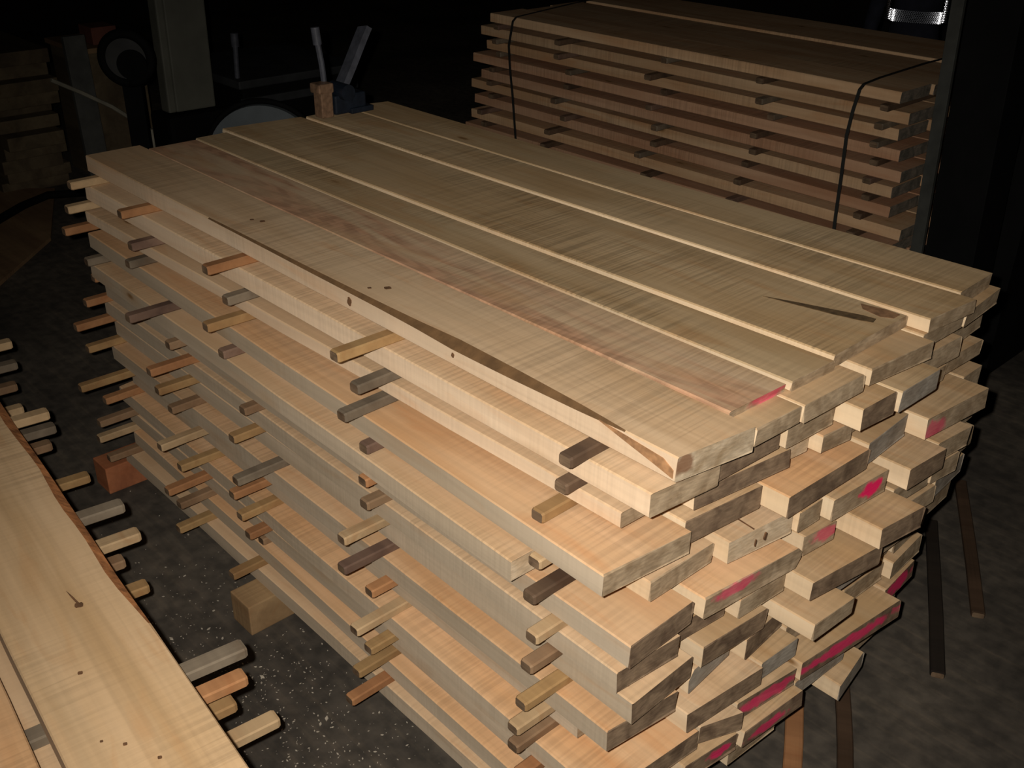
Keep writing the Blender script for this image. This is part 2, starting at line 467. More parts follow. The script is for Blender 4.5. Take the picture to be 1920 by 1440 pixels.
# (y0, y1, x right near, x right far, drop of the top, material, end, label adjective, extra)
D = {}
LAYERS = {
    1: [((.003, .0), (.196, .197), .0, .031, 0, 'pale', EG1A, 'wide pale plank with a dark bark edge', dict(xl=-2.495, wob=.0008,
          wane=[(-1.8, 0), (-1.65, .005), (-1.3, .008), (-.9, .012), (-.75, .016), (-.62, .023), (-.45, .020), (-.22, .011), (-.15, .005), (-.12, 0)])),
        (.209, .352, .026, .032, .013, 'buff', EG, 'tan plank under the thin top planks', {}),
        (.357, .567, .037, .048, .013, 'buff', EG, 'wide tan plank under the thin top planks', {}),
        (.598, .83, .045, .069, .013, 'buff', EG, 'tan plank with a pale lit edge under the thin top planks', {}),
        (.84, 1.03, .035, .04, .013, 'buff', EG, 'plank half hidden under the thin top planks', {}),
        (1.038, 1.245, .045, .03, .013, 'buff', EG, 'plank below the thin top planks at the far side', {})],
    2: [((-.031, -.027), .155, -.030, -.008, 0, 'pale', EG, 'pale plank', {}),
        (.165, .36, -.02, -.01, .002, 'buff', EGD, 'tan plank', {}),
        (.37, .537, .0, .01, .002, 'buff', EG, 'tan plank', {}),
        (.547, .675, .069, .077, .0, 'buff', EGD, 'plank with dark end and pale edge', {}),
        (.684, .852, .083, .087, .002, 'olive', EGG, 'plank with grey end', {}),
        (.862, 1.055, .03, .04, .002, 'buff', EG, 'tan plank', {}),
        (1.065, 1.262, .01, .0, .0, 'buff', EG, 'tan plank', {})],
    3: [((-.047, -.013), (.10, .13), -.108, -.10, .008, 'pale', EG, 'thin pale plank set back from corner', {}),
        (.14, .424, -.05, -.013, .002, 'buff', EGD, 'wide tan plank', {}),
        (.43, .508, -.03, -.02, .0, 'buff', EGL, 'narrow tan plank', {}),
        (.516, .623, .005, .015, .0, 'peach', EG, 'narrow plank with a lit edge', {}),
        (.632, .85, .0, .01, .002, 'buff', EG, 'tan plank', {}),
        (.86, 1.05, .015, .02, .002, 'buff', EG, 'tan plank', {}),
        (1.06, 1.252, .012, .018, .0, 'buff', EG, 'tan plank', {})],
    4: [((-.056, -.112), (.124, .123), -.059, -.035, .006, 'peach', EG, 'wide peach plank', {}),
        (.130, .358, -.055, -.030, .0, 'buff', EGD, 'plank with a dark end', {}),
        (.367, .668, .034, .047, .004, 'peach', EGD, 'very wide plank with a dark end', {}),
        (.677, .876, .036, .028, .0, 'buff', EGG, 'plank with bluish grey end', {}),
        (.886, 1.148, .073, .099, .0, 'buff', 'PK0', 'wide jutting plank with pink paint', {}),
        (1.158, 1.262, .03, .03, .002, 'buff', EG, 'narrow tan plank', {})],
    5: [((-.085, -.135), .018, -.285, -.28, .006, 'pale', EGL, 'short pale plank', {}),
        (.028, .229, -.053, -.047, .010, 'pale', EG, 'pale plank', {}),
        (.243, .442, -.018, .008, .0, 'pale', EGL, 'stout plank with knotty end', {}),
        (.450, .535, .02, .021, .004, 'buff', EG, 'narrow tan plank', {}),
        (.543, .75, .046, .065, .0, 'buff', 'PK1', 'plank with bright pink paint spot', {}),
        (.786, .94, .098, .11, .0, 'buff', EGD, 'jutting plank with dark brown end', {}),
        (.95, 1.095, .088, .10, .002, 'buff', EG, 'tan plank', {}),
        (1.105, 1.245, .05, .04, .0, 'buff', EG, 'tan plank', {})],
    6: [((-.045, -.074), (.115, .125), -.009, -.009, .0, 'peach', EGD, 'wide peach plank', {}),
        (.150, .461, .0, .035, .002, 'peach', 'PK2', 'wide round-cornered plank with pink smear', dict(cf=.02)),
        (.489, .598, .02, .034, .002, 'buff', 'PK3', 'plank with a faint pink end', {}),
        (.641, .80, .126, .147, .0, 'buff', EGD, 'jutting plank with very dark end', {}),
        (.81, .975, .06, .07, .002, 'buff', EG, 'tan plank', {}),
        (.985, 1.10, .075, .085, .002, 'buff', EG, 'tan plank', {}),
        (1.11, 1.255, .06, .05, .0, 'buff', EG, 'tan plank', {})],
    7: [((-.04, -.077), .105, -.033, -.02, .0, 'pale', EGD, 'pale plank', {}),
        (.115, .28, -.045, -.03, .002, 'buff', EGD, 'tan plank', {}),
        (.29, .452, .0, .01, .002, 'peach', EG, 'peach plank', {}),
        (.46, .701, .074, .109, .0, 'buff', EGD, 'wide jutting plank with dark end', {}),
        (.712, .86, .06, .075, .002, 'buff', EG, 'tan plank', {}),
        (.87, 1.04, .06, .07, .002, 'buff', EG, 'tan plank', {}),
        (1.05, 1.24, .065, .05, .0, 'buff', EGG, 'plank with grey end', {})],
    8: [((-.02, -.050), .150, -.008, -.011, .0, 'pale', EGD, 'pale plank with nail holes', {}),
        (.186, .401, -.013, .007, .0, 'buff', EGD, 'tan plank with a brown end', {}),
        (.442, .597, .105, .115, .012, 'buff', EG, 'thin jutting plank', {}),
        (.605, .78, .05, .06, .002, 'buff', EGG, 'tan plank', {}),
        (.79, 1.0, .045, .05, .002, 'buff', EG, 'tan plank', {}),
        (1.01, 1.23, .045, .035, .0, 'buff', EG, 'tan plank', {})],
    9: [((-.05, -.080), .12, -.045, -.02, .0, 'peach', EGD, 'peach plank', {}),
        (.177, .345, -.032, -.043, .0, 'pale', EGG, 'plank with a curved grey end', dict(cn=.02)),
        (.36, .53, -.009, -.02, .0, 'buff', EGD, 'plank with a slanting dark end', {}),
        (.54, .74, -.02, .0, .002, 'buff', EG, 'tan plank', {}),
        (.75, .98, .0, .01, .002, 'buff', 'PK8', 'plank with pink paint at the right', {}),
        (.99, 1.18, .02, .01, .0, 'buff', EG, 'tan plank', {})],
    10: [((-.02, -.04), .14, -.16, -.15, .0, 'pale', EG, 'pale plank set back', {}),
         (.152, .401, -.006, .019, .0, 'pale', EGD, 'plank with a brown end', {}),
         (.41, .55, .01, .02, .002, 'buff', EGG, 'tan plank', {}),
         (.56, .78, -.02, .0, .002, 'buff', EG, 'tan plank', {}),
         (.79, .98, .0, .01, .002, 'buff', EG, 'tan plank', {}),
         (.99, 1.17, .03, .02, .0, 'buff', EG, 'tan plank', {})],
    11: [((-.05, -.10), .203, -.03, -.003, .0, 'peach', EGD, 'very wide peach plank', {}),
         (.212, .326, -.008, .032, .0, 'pale', EGD, 'pale narrow plank', {}),
         (.337, .545, .008, .033, .002, 'buff', 'PK4', 'plank with a pink striped end', {}),
         (.564, .97, .036, .081, .0, 'buff', 'PK5', 'very wide plank with long pink end', {}),
         (.98, 1.16, .03, .02, .0, 'buff', 'PK6', 'plank with pink end', {})],
    12: [((-.04, -.07), .15, -.10, -.09, .0, 'pale', EG, 'pale plank', {}),
         (.16, .335, .0, .02, .002, 'buff', 'PK7', 'plank with pink spotted end', {}),
         (.345, .57, .03, .05, .0, 'buff', 'PK9', 'plank with a pink smeared end', {}),
         (.58, .80, .02, .03, .002, 'buff', EGG, 'tan plank', {}),
         (.81, 1.13, .02, .0, .0, 'buff', EG, 'wide tan plank', {})],
    13: [((-.05, -.10), .13, -.05, -.04, .0, 'peach', EGD, 'peach plank', {}),
         (.14, .33, -.06, -.05, .002, 'buff', EG, 'tan plank', {}),
         (.34, .53, .0, .01, .002, 'buff', EG, 'tan plank', {}),
         (.54, .72, -.04, -.03, .002, 'buff', EG, 'tan plank', {}),
         (.735, .896, .068, .044, .0, 'buff', EGG, 'jutting plank with a grey end', {}),
         (.91, 1.12, .0, .0, .0, 'buff', EG, 'tan plank', {})],
    14: [((-.08, -.10), .10, -.12, -.10, .0, 'pale', EG, 'pale plank', {}),
         (.11, .32, -.14, -.14, .002, 'buff', EG, 'tan plank', {}),
         (.33, .55, -.12, -.12, .002, 'buff', EG, 'tan plank', {}),
         (.56, .80, -.10, -.10, .002, 'buff', EG, 'tan plank', {}),
         (.81, 1.1, -.08, -.08, .0, 'buff', EG, 'tan plank', {})],
}
PK = {
    'PK0': paint_end('jut', -.095, -.012, .06, .03, .6),
    'PK1': paint_end('spot', .045, .0, .05, .026, 1.0, col=(0.85, 0.02, 0.13)),
    'PK2': paint_end('smear', -.06, .012, .075, .018, .65),
    'PK3': paint_end('faint', .03, .005, .06, .025, .6),
    'PK4': paint_end('stripe', .02, -.004, .14, .022, .75, dark=True),
    'PK5': paint_end('long', -.02, .0, .24, .02, .85, dark=True),
    'PK6': paint_end('end', .0, .0, .08, .03, .9, dark=True),
    'PK7': paint_end('spots', .03, .0, .05, .018, .9, dark=True),
    'PK8': paint_end('right', .06, .0, .06, .022, .7),
    'PK9': paint_end('smeared', -.02, -.005, .08, .02, .8, dark=True),
}
sd = 0
MAIN = {}
for lay, items in LAYERS.items():
    zt, T = TOPS[lay - 1], THK[lay - 1]
    for i, (y0, y1, x0, x1, drop, mt, en, adj, ex) in enumerate(items):
        sd += 1
        ex = dict(ex)
        xl = ex.pop('xl', None)
        if xl is None:
            e = rnd.uniform(-0.035, 0.035)
            xl = (-2.43 + e + (0.03 if lay > 8 else 0), -2.43 + e + rnd.uniform(-.01, .01))
        o = plank('lumber_plank', y0, y1, xl, (x0, x1), zt - drop, T - drop, W[mt], PK.get(en, en) if isinstance(en, str) else en, seed=sd,
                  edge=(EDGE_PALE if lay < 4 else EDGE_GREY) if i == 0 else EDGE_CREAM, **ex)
        last = i == len(items) - 1
        if lay == 1:
            lb = {0: 'wide pale plank with dark bark edge on top near side of front stack',
                  1: 'tan plank end right beside the bark edged plank, under thin top planks',
                  2: 'wide tan plank end under thin top planks, second beyond the bark edged plank',
                  3: 'tan plank with pale lit edge under the front stack split top plank',
                  4: 'tan plank half hidden under the fourth thin top plank of the front stack',
                  5: 'tan plank end under the outermost thin top plank of the front stack'}[i]
        else:
            place = 'nearest side' if i == 0 else ('farthest side' if last else NTH[i] + ' from near side')
            lb = '%s, front stack %s layer, %s' % (adj, ORD[lay - 1], place)
        tag(o, lb, 'plank', 'planks of the front stack')
        MAIN[(lay, i)] = o

# thin planks laid on the top layer
THIN = [(.1985, .378, -2.44, -.031, -.025, .0, 'pink', EG, 'thin pink figured plank on top of front stack beside the bark edged plank'),
        ((.382, .382), (.505, .533), -2.455, -.015, -.009, .001, 'olive', EG, 'thin tan plank on top of front stack between pink plank and split plank'),
        ((.509, .540), (.818, .846), (-2.495, -2.455), -.016, -.013, .006, 'olive', EG, 'wide thin top plank with a dark split near its right end'),
        ((.823, .853), (1.02, 1.041), -2.43, .038, .058, .010, 'olive', EG, 'thin top plank with a thick pale lit edge, beyond the split plank'),
        ((1.026, 1.047), (1.205, 1.222), (-2.46, -2.425), .017, .011, .009, 'olive', EG, 'outermost thin plank on top of the front stack, along its far edge')]
for i, (y0, y1, xl, x0, x1, zt, mt, en, lb) in enumerate(THIN):
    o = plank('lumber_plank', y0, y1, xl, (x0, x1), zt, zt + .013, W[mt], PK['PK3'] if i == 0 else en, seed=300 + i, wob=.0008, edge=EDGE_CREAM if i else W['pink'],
              tilt=[(-.002, .005), (-.002, .010), (-.002, .012), (-.001, .014), (.0, .0185)][i], tpow=[3.0, 2.6, 2.0, 2.0, 2.2][i])
    tag(o, lb, 'plank', 'thin planks on top of the front stack')
    MAIN[('t', i)] = o

def sliver(name, pts, parent, mat, normal, h=0.0012):
    """thin raised scar: outline points in the working frame on a face with the given normal"""
    bm = bmesh.new()
    n = Vector(normal)
    lo = [bm.verts.new(Vector(p) - n * 0.002) for p in pts]
    hi = [bm.verts.new(Vector(p) + n * h) for p in pts]
    bm.faces.new(hi)
    bm.faces.new(list(reversed(lo)))
    k = len(pts)
    for i in range(k):
        bm.faces.new((lo[i], lo[(i + 1) % k], hi[(i + 1) % k], hi[i]))
    o = link(name, bm_mesh(bm, name, [mat]))
    o.parent = parent
    inv = parent.matrix_basis.inverted()
    for v in o.data.vertices:
        v.co = inv @ (v.co + Vector((0, 0, Z0)))
    return o

def tz(x, y):
    return (x, y, .006 + lerp(-.002, .012, ((x + 2.475) / 2.46) ** 2.0))
s = sliver('split', [tz(-.30, .692), tz(-.22, .706), tz(-.13, .722), tz(-.07, .738), tz(-.045, .750),
                     tz(-.05, .772), tz(-.08, .768), tz(-.14, .748), tz(-.22, .722)], MAIN[('t', 2)],
           plain('split_dark_wood', (0.10, 0.062, 0.028), .9, noise=.4, scale=60), (0, 0, 1))
s['label'] = 'dark split with bark'
s = sliver('stain', [tz(-.10, .80), tz(-.05, .79), tz(-.025, .805), tz(-.025, .835), tz(-.06, .838), tz(-.12, .825)],
           MAIN[('t', 2)], plain('brown_stain_wood', (0.24, 0.13, 0.065), .9, noise=.35, scale=50), (0, 0, 1), h=.0006)
s['label'] = 'brown stain'
s = sliver('bark_pocket', [(-.19, -.001, -.004), (-.12, -.001, -.008), (-.03, -.001, -.015), (-.005, -.001, -.03), (-.005, -.001, -.047), (-.05, -.001, -.036),
                           (-.13, -.001, -.018)], MAIN[(1, 0)], plain('reddish_bark_pocket', (0.30, 0.16, 0.075), .9, noise=.45, scale=45), (0, -1, 0))
s['label'] = 'reddish torn bark pocket'
KNOT = plain('knot_dark_wood', (0.13, 0.065, 0.03), .9, noise=.4, scale=60)
def knot(parent, x, y, z, normal, r=0.011, rx=1.0):
    n = Vector(normal)
    a = Vector((1, 0, 0)) if abs(n.x) < .9 else Vector((0, 1, 0))
    b = n.cross(a)
    sliver('knot', [Vector((x, y, z)) + a * math.cos(t * .5236) * r * rx * (1 + .25 * math.sin(t * 2.1)) + b * math.sin(t * .5236) * r for t in range(12)],
           parent, KNOT, normal, h=.0008)
knot(MAIN[(1, 0)], -1.005, .0013, -.031, (0, -1, 0), .012, .7)
knot(MAIN[(1, 0)], -.62, .0008, -.030, (0, -1, 0), .006, .8)
knot(MAIN[(5, 2)], .0035, .345, -.345, (1, 0, 0), .011, .5)
knot(MAIN[(5, 2)], .0, .315, -.350, (1, 0, 0), .010, .25)
for dx, dy in ((-.02, .0), (-.055, .02)):
    knot(MAIN[(8, 0)], -.03 + dx, -.02 + dy, TOPS[7], (0, 0, 1), .004)

for x, y, r in ((-1.589, .087, .006), (-1.558, .102, .008), (-.981, .045, .005), (-.952, .078, .009)):
    knot(MAIN[(1, 0)], x, y, 0.0, (0, 0, 1), r)
s = sliver('crack', [(-.50, -.0665, -.425), (-.47, -.067, -.428), (-.44, -.068, -.436), (-.425, -.0685, -.443), (-.45, -.068, -.440), (-.48, -.067, -.432)], MAIN[(6, 0)], KNOT, (0, -1, 0))

s = sliver('saw_line', [(-.085, .324, TOPS[4]), (-.085, .328, TOPS[4]), (-.010, .320, TOPS[4]), (-.010, .316, TOPS[4])], MAIN[(5, 2)], KNOT, (0, 0, 1), h=.0006)

# ------------------------------------------------------------------ sticks
def stick_mesh(name, length, mat, w_=0.034, h=SH, seed=0):
    rr = random.Random(seed)
    bm = bmesh.new()
    c = 0.0035
    rings = []
    for i, y in enumerate((0.0, 0.006, length * .33, length * .66, length)):
        s_ = 0.86 if i == 0 else 1.0
        hw, hh = w_ / 2 * s_, h / 2 * s_
        dx = 0 if i < 2 else rr.uniform(-.004, .004)
        q = [(-hw + c, -hh), (hw - c, -hh), (hw, -hh + c), (hw, hh - c), (hw - c, hh), (-hw + c, hh), (-hw, hh - c), (-hw, -hh + c)]
        rings.append([bm.verts.new((a + dx, y, b)) for a, b in q])
    for a, b in zip(rings, rings[1:]):
        for k in range(8):
            bm.faces.new((a[k], a[(k + 1) % 8], b[(k + 1) % 8], b[k]))
    bm.faces.new(rings[0]).material_index = 1
    bm.faces.new(list(reversed(rings[-1]))).material_index = 1
    return bm_mesh(bm, name, [mat, EGS])

STM = {k: stick_mesh('stacking_stick', 1.40, v, seed=i) for i, (k, v) in enumerate(ST.items())}
gb, db, br, gy, ob, lt, pb = 'golden brown', 'dark brown', 'brown', 'greyish brown', 'orange brown', 'light tan', 'purplish brown'
STICKS = {
    'E': [(-.199, -.081, db), (-.225, -.062, db), (-.258, -.091, gb), (-.233, -.121, lt), (-.236, -.131, db), (-.213, -.143, lt), (-.22, -.149, br),
          (-.212, -.17, gb), (-.231, -.173, lt), (-.25, -.154, br), (-.235, -.15, ob), (-.23, -.15, gb), (-.22, -.16, lt)],
    'D': [(-.85, -.155, gb), (-.823, -.125, gy), (-.843, -.152, gy), (-.81, -.119, pb), (-.805, -.131, ob), (-.826, -.117, br), (-.84, -.18, lt),
          (-.839, -.187, pb), (-.806, -.132, ob), (-.795, -.192, lt), (-.791, -.156, gb), (-.815, -.182, gb), (-.816, -.209, ob)],
    'C': [(-1.497, -.119, ob), (-1.454, -.094, gy), (-1.481, -.148, gb), (-1.468, -.119, pb), (-1.446, -.02, br), (-1.426, -.099, br), (-1.438, -.136, gb),
          (-1.36, -.18, gy), (-1.421, -.167, ob), (-1.422, -.151, gb), (-1.428, -.13, ob), (-1.476, -.065, br), (-1.484, -.173, gb)],
    'B': [(-2.06, -.094, ob), (-1.997, -.104, pb), (-2.044, -.102, gy), (-1.855, -.206, pb), (-1.782, -.13, br), (-1.817, -.186, ob), (-1.838, -.162, gb),
          (-1.85, -.125, br), (-1.801, -.199, lt), (-1.78, -.155, gb), (-1.80, -.20, ob), (-1.82, -.16, br), (-1.81, -.18, gb)],
    'A': [(-2.43, -.092, lt), (-2.445, -.11, lt), (-2.45, -.131, ob), (-2.36, -.11, gy), (-2.42, -.076, ob), (-2.43, -.115, ob), (-2.44, -.16, ob),
          (-2.43, -.138, gb), (-2.33, -.223, gb), (-2.345, -.144, ob), (-2.35, -.177, br), (-2.385, -.177, lt), (-2.37, -.16, br)],
}
CNAME = {'E': 'nearest the cut-end corner', 'D': 'second from the cut-end corner', 'C': 'in the middle of the side',
         'B': 'second from the far left end', 'A': 'at the far left end'}
for c, lst in STICKS.items():
    for k, (x, y, colr) in enumerate(lst):
        o = link('stacking_stick', STM[colr])
        o.location = (x, y, TOPS[k] - THK[k] - SH / 2 + Z0)
        o.rotation_euler = (0, 0, math.radians(rnd.uniform(-1.2, 1.2)))
        tag(o, '%s stick, front stack under %s layer, %s' % (colr, ORD[k], CNAME[c]), 'stick', 'sticks in the front stack')

# bolsters under the front stack
def bolster(x, ytip, mat, lb, zt=BOT, h=None, wd=0.11, ln=1.3, frame=None, grp='bolsters under the front stack'):
    h = (zt - FLOOR) if h is None else h
    bm = bmesh.new()
    add_box(bm, (0, ln / 2, 0), (wd, ln, h), bev=0.004)
    o = link('bolster', bm_mesh(bm, 'bolster', [mat]))
    mt_ = Matrix.Translation((x, ytip, zt - h / 2 + Z0))
    o.matrix_world = mt_ if frame is None else frame @ mt_
    return tag(o, lb, 'bolster', grp)
bolster(-2.47, -.165, W['redblock'], 'reddish brown block on the floor under the far left end of the front stack')
bolster(-1.445, -.178, W['tanblock'], 'tan timber block on the floor under the middle of the front stack')
bolster(-.36, -.10, W['tanblock'], 'tan timber block under the near end of the front stack')

# ------------------------------------------------------------------ foreground stack, lower left
TH = math.atan2(-.166, 1.615)
FR = Matrix.Translation((-.284, -.751, 0)) @ Matrix.Rotation(TH, 4, 'Z')
FT = 0.056
FG = [(-.255, 0), (-.556, -.288), (-.83, -.57)]
fz = -.45
FLN = ['wide plank with orange bark edge on top of the lower left stack', 'plank left of the narrow gap on top of the lower left stack',
       'third plank on top of the lower left stack, at the bottom left']
for k in range(9):
    for i, (a, b) in enumerate(FG):
        sd += 1
        e = (0, 0) if k == 0 else (rnd.uniform(-.008, .004), rnd.uniform(-.008, .004))
        mt = ['buff', 'peach', 'peach'][i] if k == 0 else ['peach', 'pale', 'buff'][(i + k) % 3]
        kw = {}
        if i == 0 and k == 0:
            kw = dict(wane=[(-2.2, .012), (-1.7, .022), (-1.45, .026), (-1.2, .016), (-1.0, .026), (-.85, .018), (-.65, .022), (-.5, .008), (-.4, .0), (.0, .0), (.4, .006)], wmat=BARKO, wane_far=True)
        yb = b + e[0] - (0 if k == 0 else .012)
        if i == 1 and k == 1:
            yb = -.312
        if i == 0 and k == 1:
            a = -.302
        if i == 2:
            a, yb = a + e[1], b
        o = plank('lumber_plank', a, yb, -2.45 + rnd.uniform(-.03, .03), .42 + rnd.uniform(-.05, .03), fz, FT, W[mt], EG, seed=sd, frame=FR, edge=EDGE_PALE, **kw)
        lb = FLN[i] if k == 0 else 'plank in the %s layer of the lower left stack, %s from its stick side' % (ORD[k] if k < 8 else 'bottom', NTH[i])
        tag(o, lb, 'plank', 'planks of the lower left stack')
        if k == 0 and i == 0:
            for kx, ky, kr in ((-.895, -.791, .009), (-.703, -.871, .005), (-.48, -.886, .004), (-.411, -.855, .004), (-.514, -.914, .003)):
                knot(o, kx, ky, fz, (0, 0, 1), kr)
            sliver('crack', [(-.958, -.792, fz), (-.93, -.789, fz), (-.89, -.787, fz), (-.89, -.792, fz), (-.93, -.793, fz)], o, KNOT, (0, 0, 1), h=.0006)
    fz -= FT + SH
FBOT = fz + SH
FS = [[(-.625, -.571, gy, 0), (-.632, -.575, ob, 0), (-.660, -.595, gb, 0), (-.632, -.514, lt, 0)],
      [(-1.275, -.529, gy, 0), (-1.25, -.512, lt, 0), (-1.281, -.552, br, 0), (-1.249, -.516, gb, 0)],
      [(-1.849, -.484, lt, 0), (-1.905, -.458, gy, 0), (-1.958, -.464, br, 0), (-1.843, -.412, gb, 0)],
      [(-2.375, -.392, lt, 0), (-2.386, -.388, gy, 0), (-2.40, -.40, br, 0), (-2.39, -.40, lt, 0)]]
FC = ['nearest the photo bottom', 'second group up', 'third group up', 'at the left photo edge']
FSM = {k: stick_mesh('stacking_stick', 1.0, v, w_=0.04, seed=20 + i) for i, (k, v) in enumerate(ST.items())}
for g, lst in enumerate(FS):
    for k in range(8):
        x, y, colr, _ = lst[k] if k < 4 else (lst[3][0] + rnd.uniform(-.02, .02), lst[3][1] - .06, rnd.choice(list(ST)), 0)
        if k >= 4:
            y -= .03
        o = link('stacking_stick', FSM[colr])
        o.location = (x, y, -.45 - (k + 1) * FT - k * SH - SH / 2 + Z0)
        o.rotation_euler = (0, 0, math.pi + TH + math.radians(rnd.uniform(-1, 1)))
        tag(o, '%s stick, lower left stack under %s layer, %s' % (colr, ORD[k], FC[g]), 'stick', 'sticks in the lower left stack')
for x in (-2.2, -1.1, .1):
    bolster(x, -.85, W['tanblock'], 'timber block under the lower left stack, %s' % {-2.2: 'far end', -1.1: 'middle', .1: 'near end'}[x],
            zt=FBOT, frame=FR, ln=.8, grp='bolsters under the lower left stack')

# ------------------------------------------------------------------ strapped stack behind
BT, BS = 0.050, 0.028
bz = 0.0
ROWX = [(-3.80, -1.19), (-3.87, -1.13), (-3.83, -1.17), (-3.90, -1.13), (-3.80, -1.09), (-3.92, -1.12), (-3.86, -1.10), (-3.84, -1.02), (-3.86, -1.05)]
BACKN = ['nearest', 'second', 'third', 'fourth', 'farthest']
for k in range(15):
    xl0, xr0 = ROWX[k] if k < len(ROWX) else (-3.84, -1.08)
    yy = (3.0, 2.99, 3.0, 2.965, 2.93, 2.94, 2.91, 2.885, 2.87, 2.85, 2.85, 2.86, 2.84, 2.85, 2.85)[k]
    for i in range(5):
        sd += 1
        wd = .26
        y0 = yy + i * .268
        mt = (['buff', 'rosytan', 'rosytan', 'rosy', 'rosy', 'rosytan', 'rosy', 'rosytan', 'rosy', 'rosy'][k % 10]) if k else 'rosytan'
        dr = 0 if k else [.0, .004, .012, .0, .006][i]
        xe = xr0 if i == 0 else xr0 + rnd.uniform(-.0, .10)
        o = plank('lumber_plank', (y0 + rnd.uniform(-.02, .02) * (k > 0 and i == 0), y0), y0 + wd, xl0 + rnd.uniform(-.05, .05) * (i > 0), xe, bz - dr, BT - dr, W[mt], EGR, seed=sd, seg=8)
        lo = ORD[k] if k < 13 else ('fourteenth' if k == 13 else 'bottom')
        tag(o, 'reddish plank in strapped back stack, %s layer, %s row from front' % (lo, BACKN[i]), 'plank', 'planks of the strapped back stack')
    if k < 14:
        for j, xs in enumerate((-3.70, -3.12, -2.45, -1.85, -1.225)):
            colr = rnd.choice([db, db, db, pb, gy])
            o = link('stacking_stick', STM[colr])
            o.location = (xs + rnd.uniform(-.06, .06) * (.15 if j in (0, 4) else 1), yy - rnd.uniform(.02, .11), bz - BT - BS / 2 + .0 + Z0)
            o.scale = (1.25, 1, BS / SH)
            tag(o, '%s stick, strapped back stack under %s layer, %s from left' % (colr, lo, NTH[j]), 'stick', 'sticks in the strapped back stack')
    bz -= BT + BS
BBOT = bz + BS
for j, xs in enumerate((-3.5, -2.5, -1.5)):
    bolster(xs, 3.02, W['tanblock'], 'timber block under the strapped back stack, %s from its left end' % NTH[j], zt=BBOT, ln=1.3, grp='bolsters under the strapped back stack')

STRAP = plain('black_strap', (0.02, 0.02, 0.018), .45, noise=.2, spec=.5)
def strap(pts, lb):
    bm = bmesh.new()
    add_tube(bm, pts, 0, flat=((1, 0, 0), .008, .0012))
    o = link('strapping_band', bm_mesh(bm, 'strapping_band', [STRAP]))
    o.location.z = Z0
    return tag(o, lb, 'strap', 'bands round the back stack')
strap([(-1.40, 4.36, .008), (-1.40, 3.6, .012), (-1.38, 3.15, .01), (-1.37, 3.0, .005), (-1.37, 2.968, -.015), (-1.365, 2.93, -.1), (-1.353, 2.89, -.2),
       (-1.327, 2.856, -.37), (-1.306, 2.826, -.53), (-1.286, 2.80, -.65), (-1.28, 2.795, -1.06)], 'black band over the back stack near the dark column')
strap([(-3.82, 4.36, .008), (-3.70, 3.6, .012), (-3.60, 3.15, .01), (-3.58, 3.0, .005), (-3.575, 2.968, -.015), (-3.545, 2.91, -.14), (-3.50, 2.88, -.26),
       (-3.45, 2.856, -.40), (-3.37, 2.81, -.63), (-3.35, 2.795, -1.06)], 'black band over the back stack near its left end')

# ------------------------------------------------------------------ strapping tool on the front stack
STEEL = plain('worn_grey_steel', (0.06, 0.064, 0.08), .55, .05, .25, 30)
BLUE = plain('dark_blue_paint', (0.008, 0.012, 0.02), .5, 0, .3, 30)
BRASS = plain('brass_metal', (0.26, 0.16, 0.10), .42, .4, .3, 60)
tl = bpy.data.objects.new('strapping_tool', None)
COL.objects.link(tl)
tl.location = (-2.335, .89, .022 + Z0)
tag(tl, 'metal strapping tool with raised lever standing on the far end of the front stack', 'tool')
def part(name, build, mat, parent, smooth=False):
    bm = bmesh.new()
    build(bm)
    o = link(name, bm_mesh(bm, name, mat if isinstance(mat, list) else [mat], smooth), parent)
    return o
def f_(bm):
    add_box(bm, (-.005, -.045, .045), (.05, .05, .09), bev=.004)
    add_box(bm, (-.01, -.045, .105), (.06, .065, .035), bev=.006)
part('gripper_block', f_, BRASS, tl)
def f_(bm):
    add_box(bm, (-.01, .055, .04), (.07, .14, .07), bev=.008)
    add_cyl(bm, (-.05, .03, .085), (.05, .03, .085), .03)
    add_box(bm, (-.01, .10, .012), (.09, .10, .02), bev=.003)
part('tool_body', f_, BLUE, tl)
def f_(bm):
    add_tube(bm, [(-.03, -.02, .11), (-.035, -.022, .18), (-.05, -.03, .30)], .011)
    add_cyl(bm, (-.045, -.027, .25), (-.05, -.03, .31), .016)
part('crank_rod', f_, STEEL, tl)
def f_(bm):
    add_tube(bm, [(-.02, .05, .10), (-.02, .085, .155), (-.03, .15, .25), (-.03, .175, .29)], 0, flat=((1, .0, .2), .030, .012))
part('lever_handle', f_, STEEL, tl)

# ------------------------------------------------------------------ steel column and partition at the right
BLK = plain('black_steel', (0.004, 0.004, 0.004), .8, 0, .3, 6, .1)
GRYS = plain('dull_grey_flange', (0.040, 0.041, 0.036), .7, 0, .25, 14)
col = bpy.data.objects.new('steel_column', None)
COL.objects.link(col)
col.location = (-.885, 2.80, 0)
col.rotation_euler = (0, math.radians(-2.4), 0)
tag(col, 'tall dark steel column standing between the front and back stacks at right', 'column')
part('flange', lambda bm: add_box(bm, (.02, .0, 2.0), (.05, .02, 4.0), bev=.002), GRYS, col)
part('web', lambda bm: add_box(bm, (.15, .13, 2.0), (.21, .22, 4.0), bev=.004), BLK, col)
part('base_plate', lambda bm: add_box(bm, (.13, .10, .012), (.34, .34, .024), bev=.003), BLK, col)

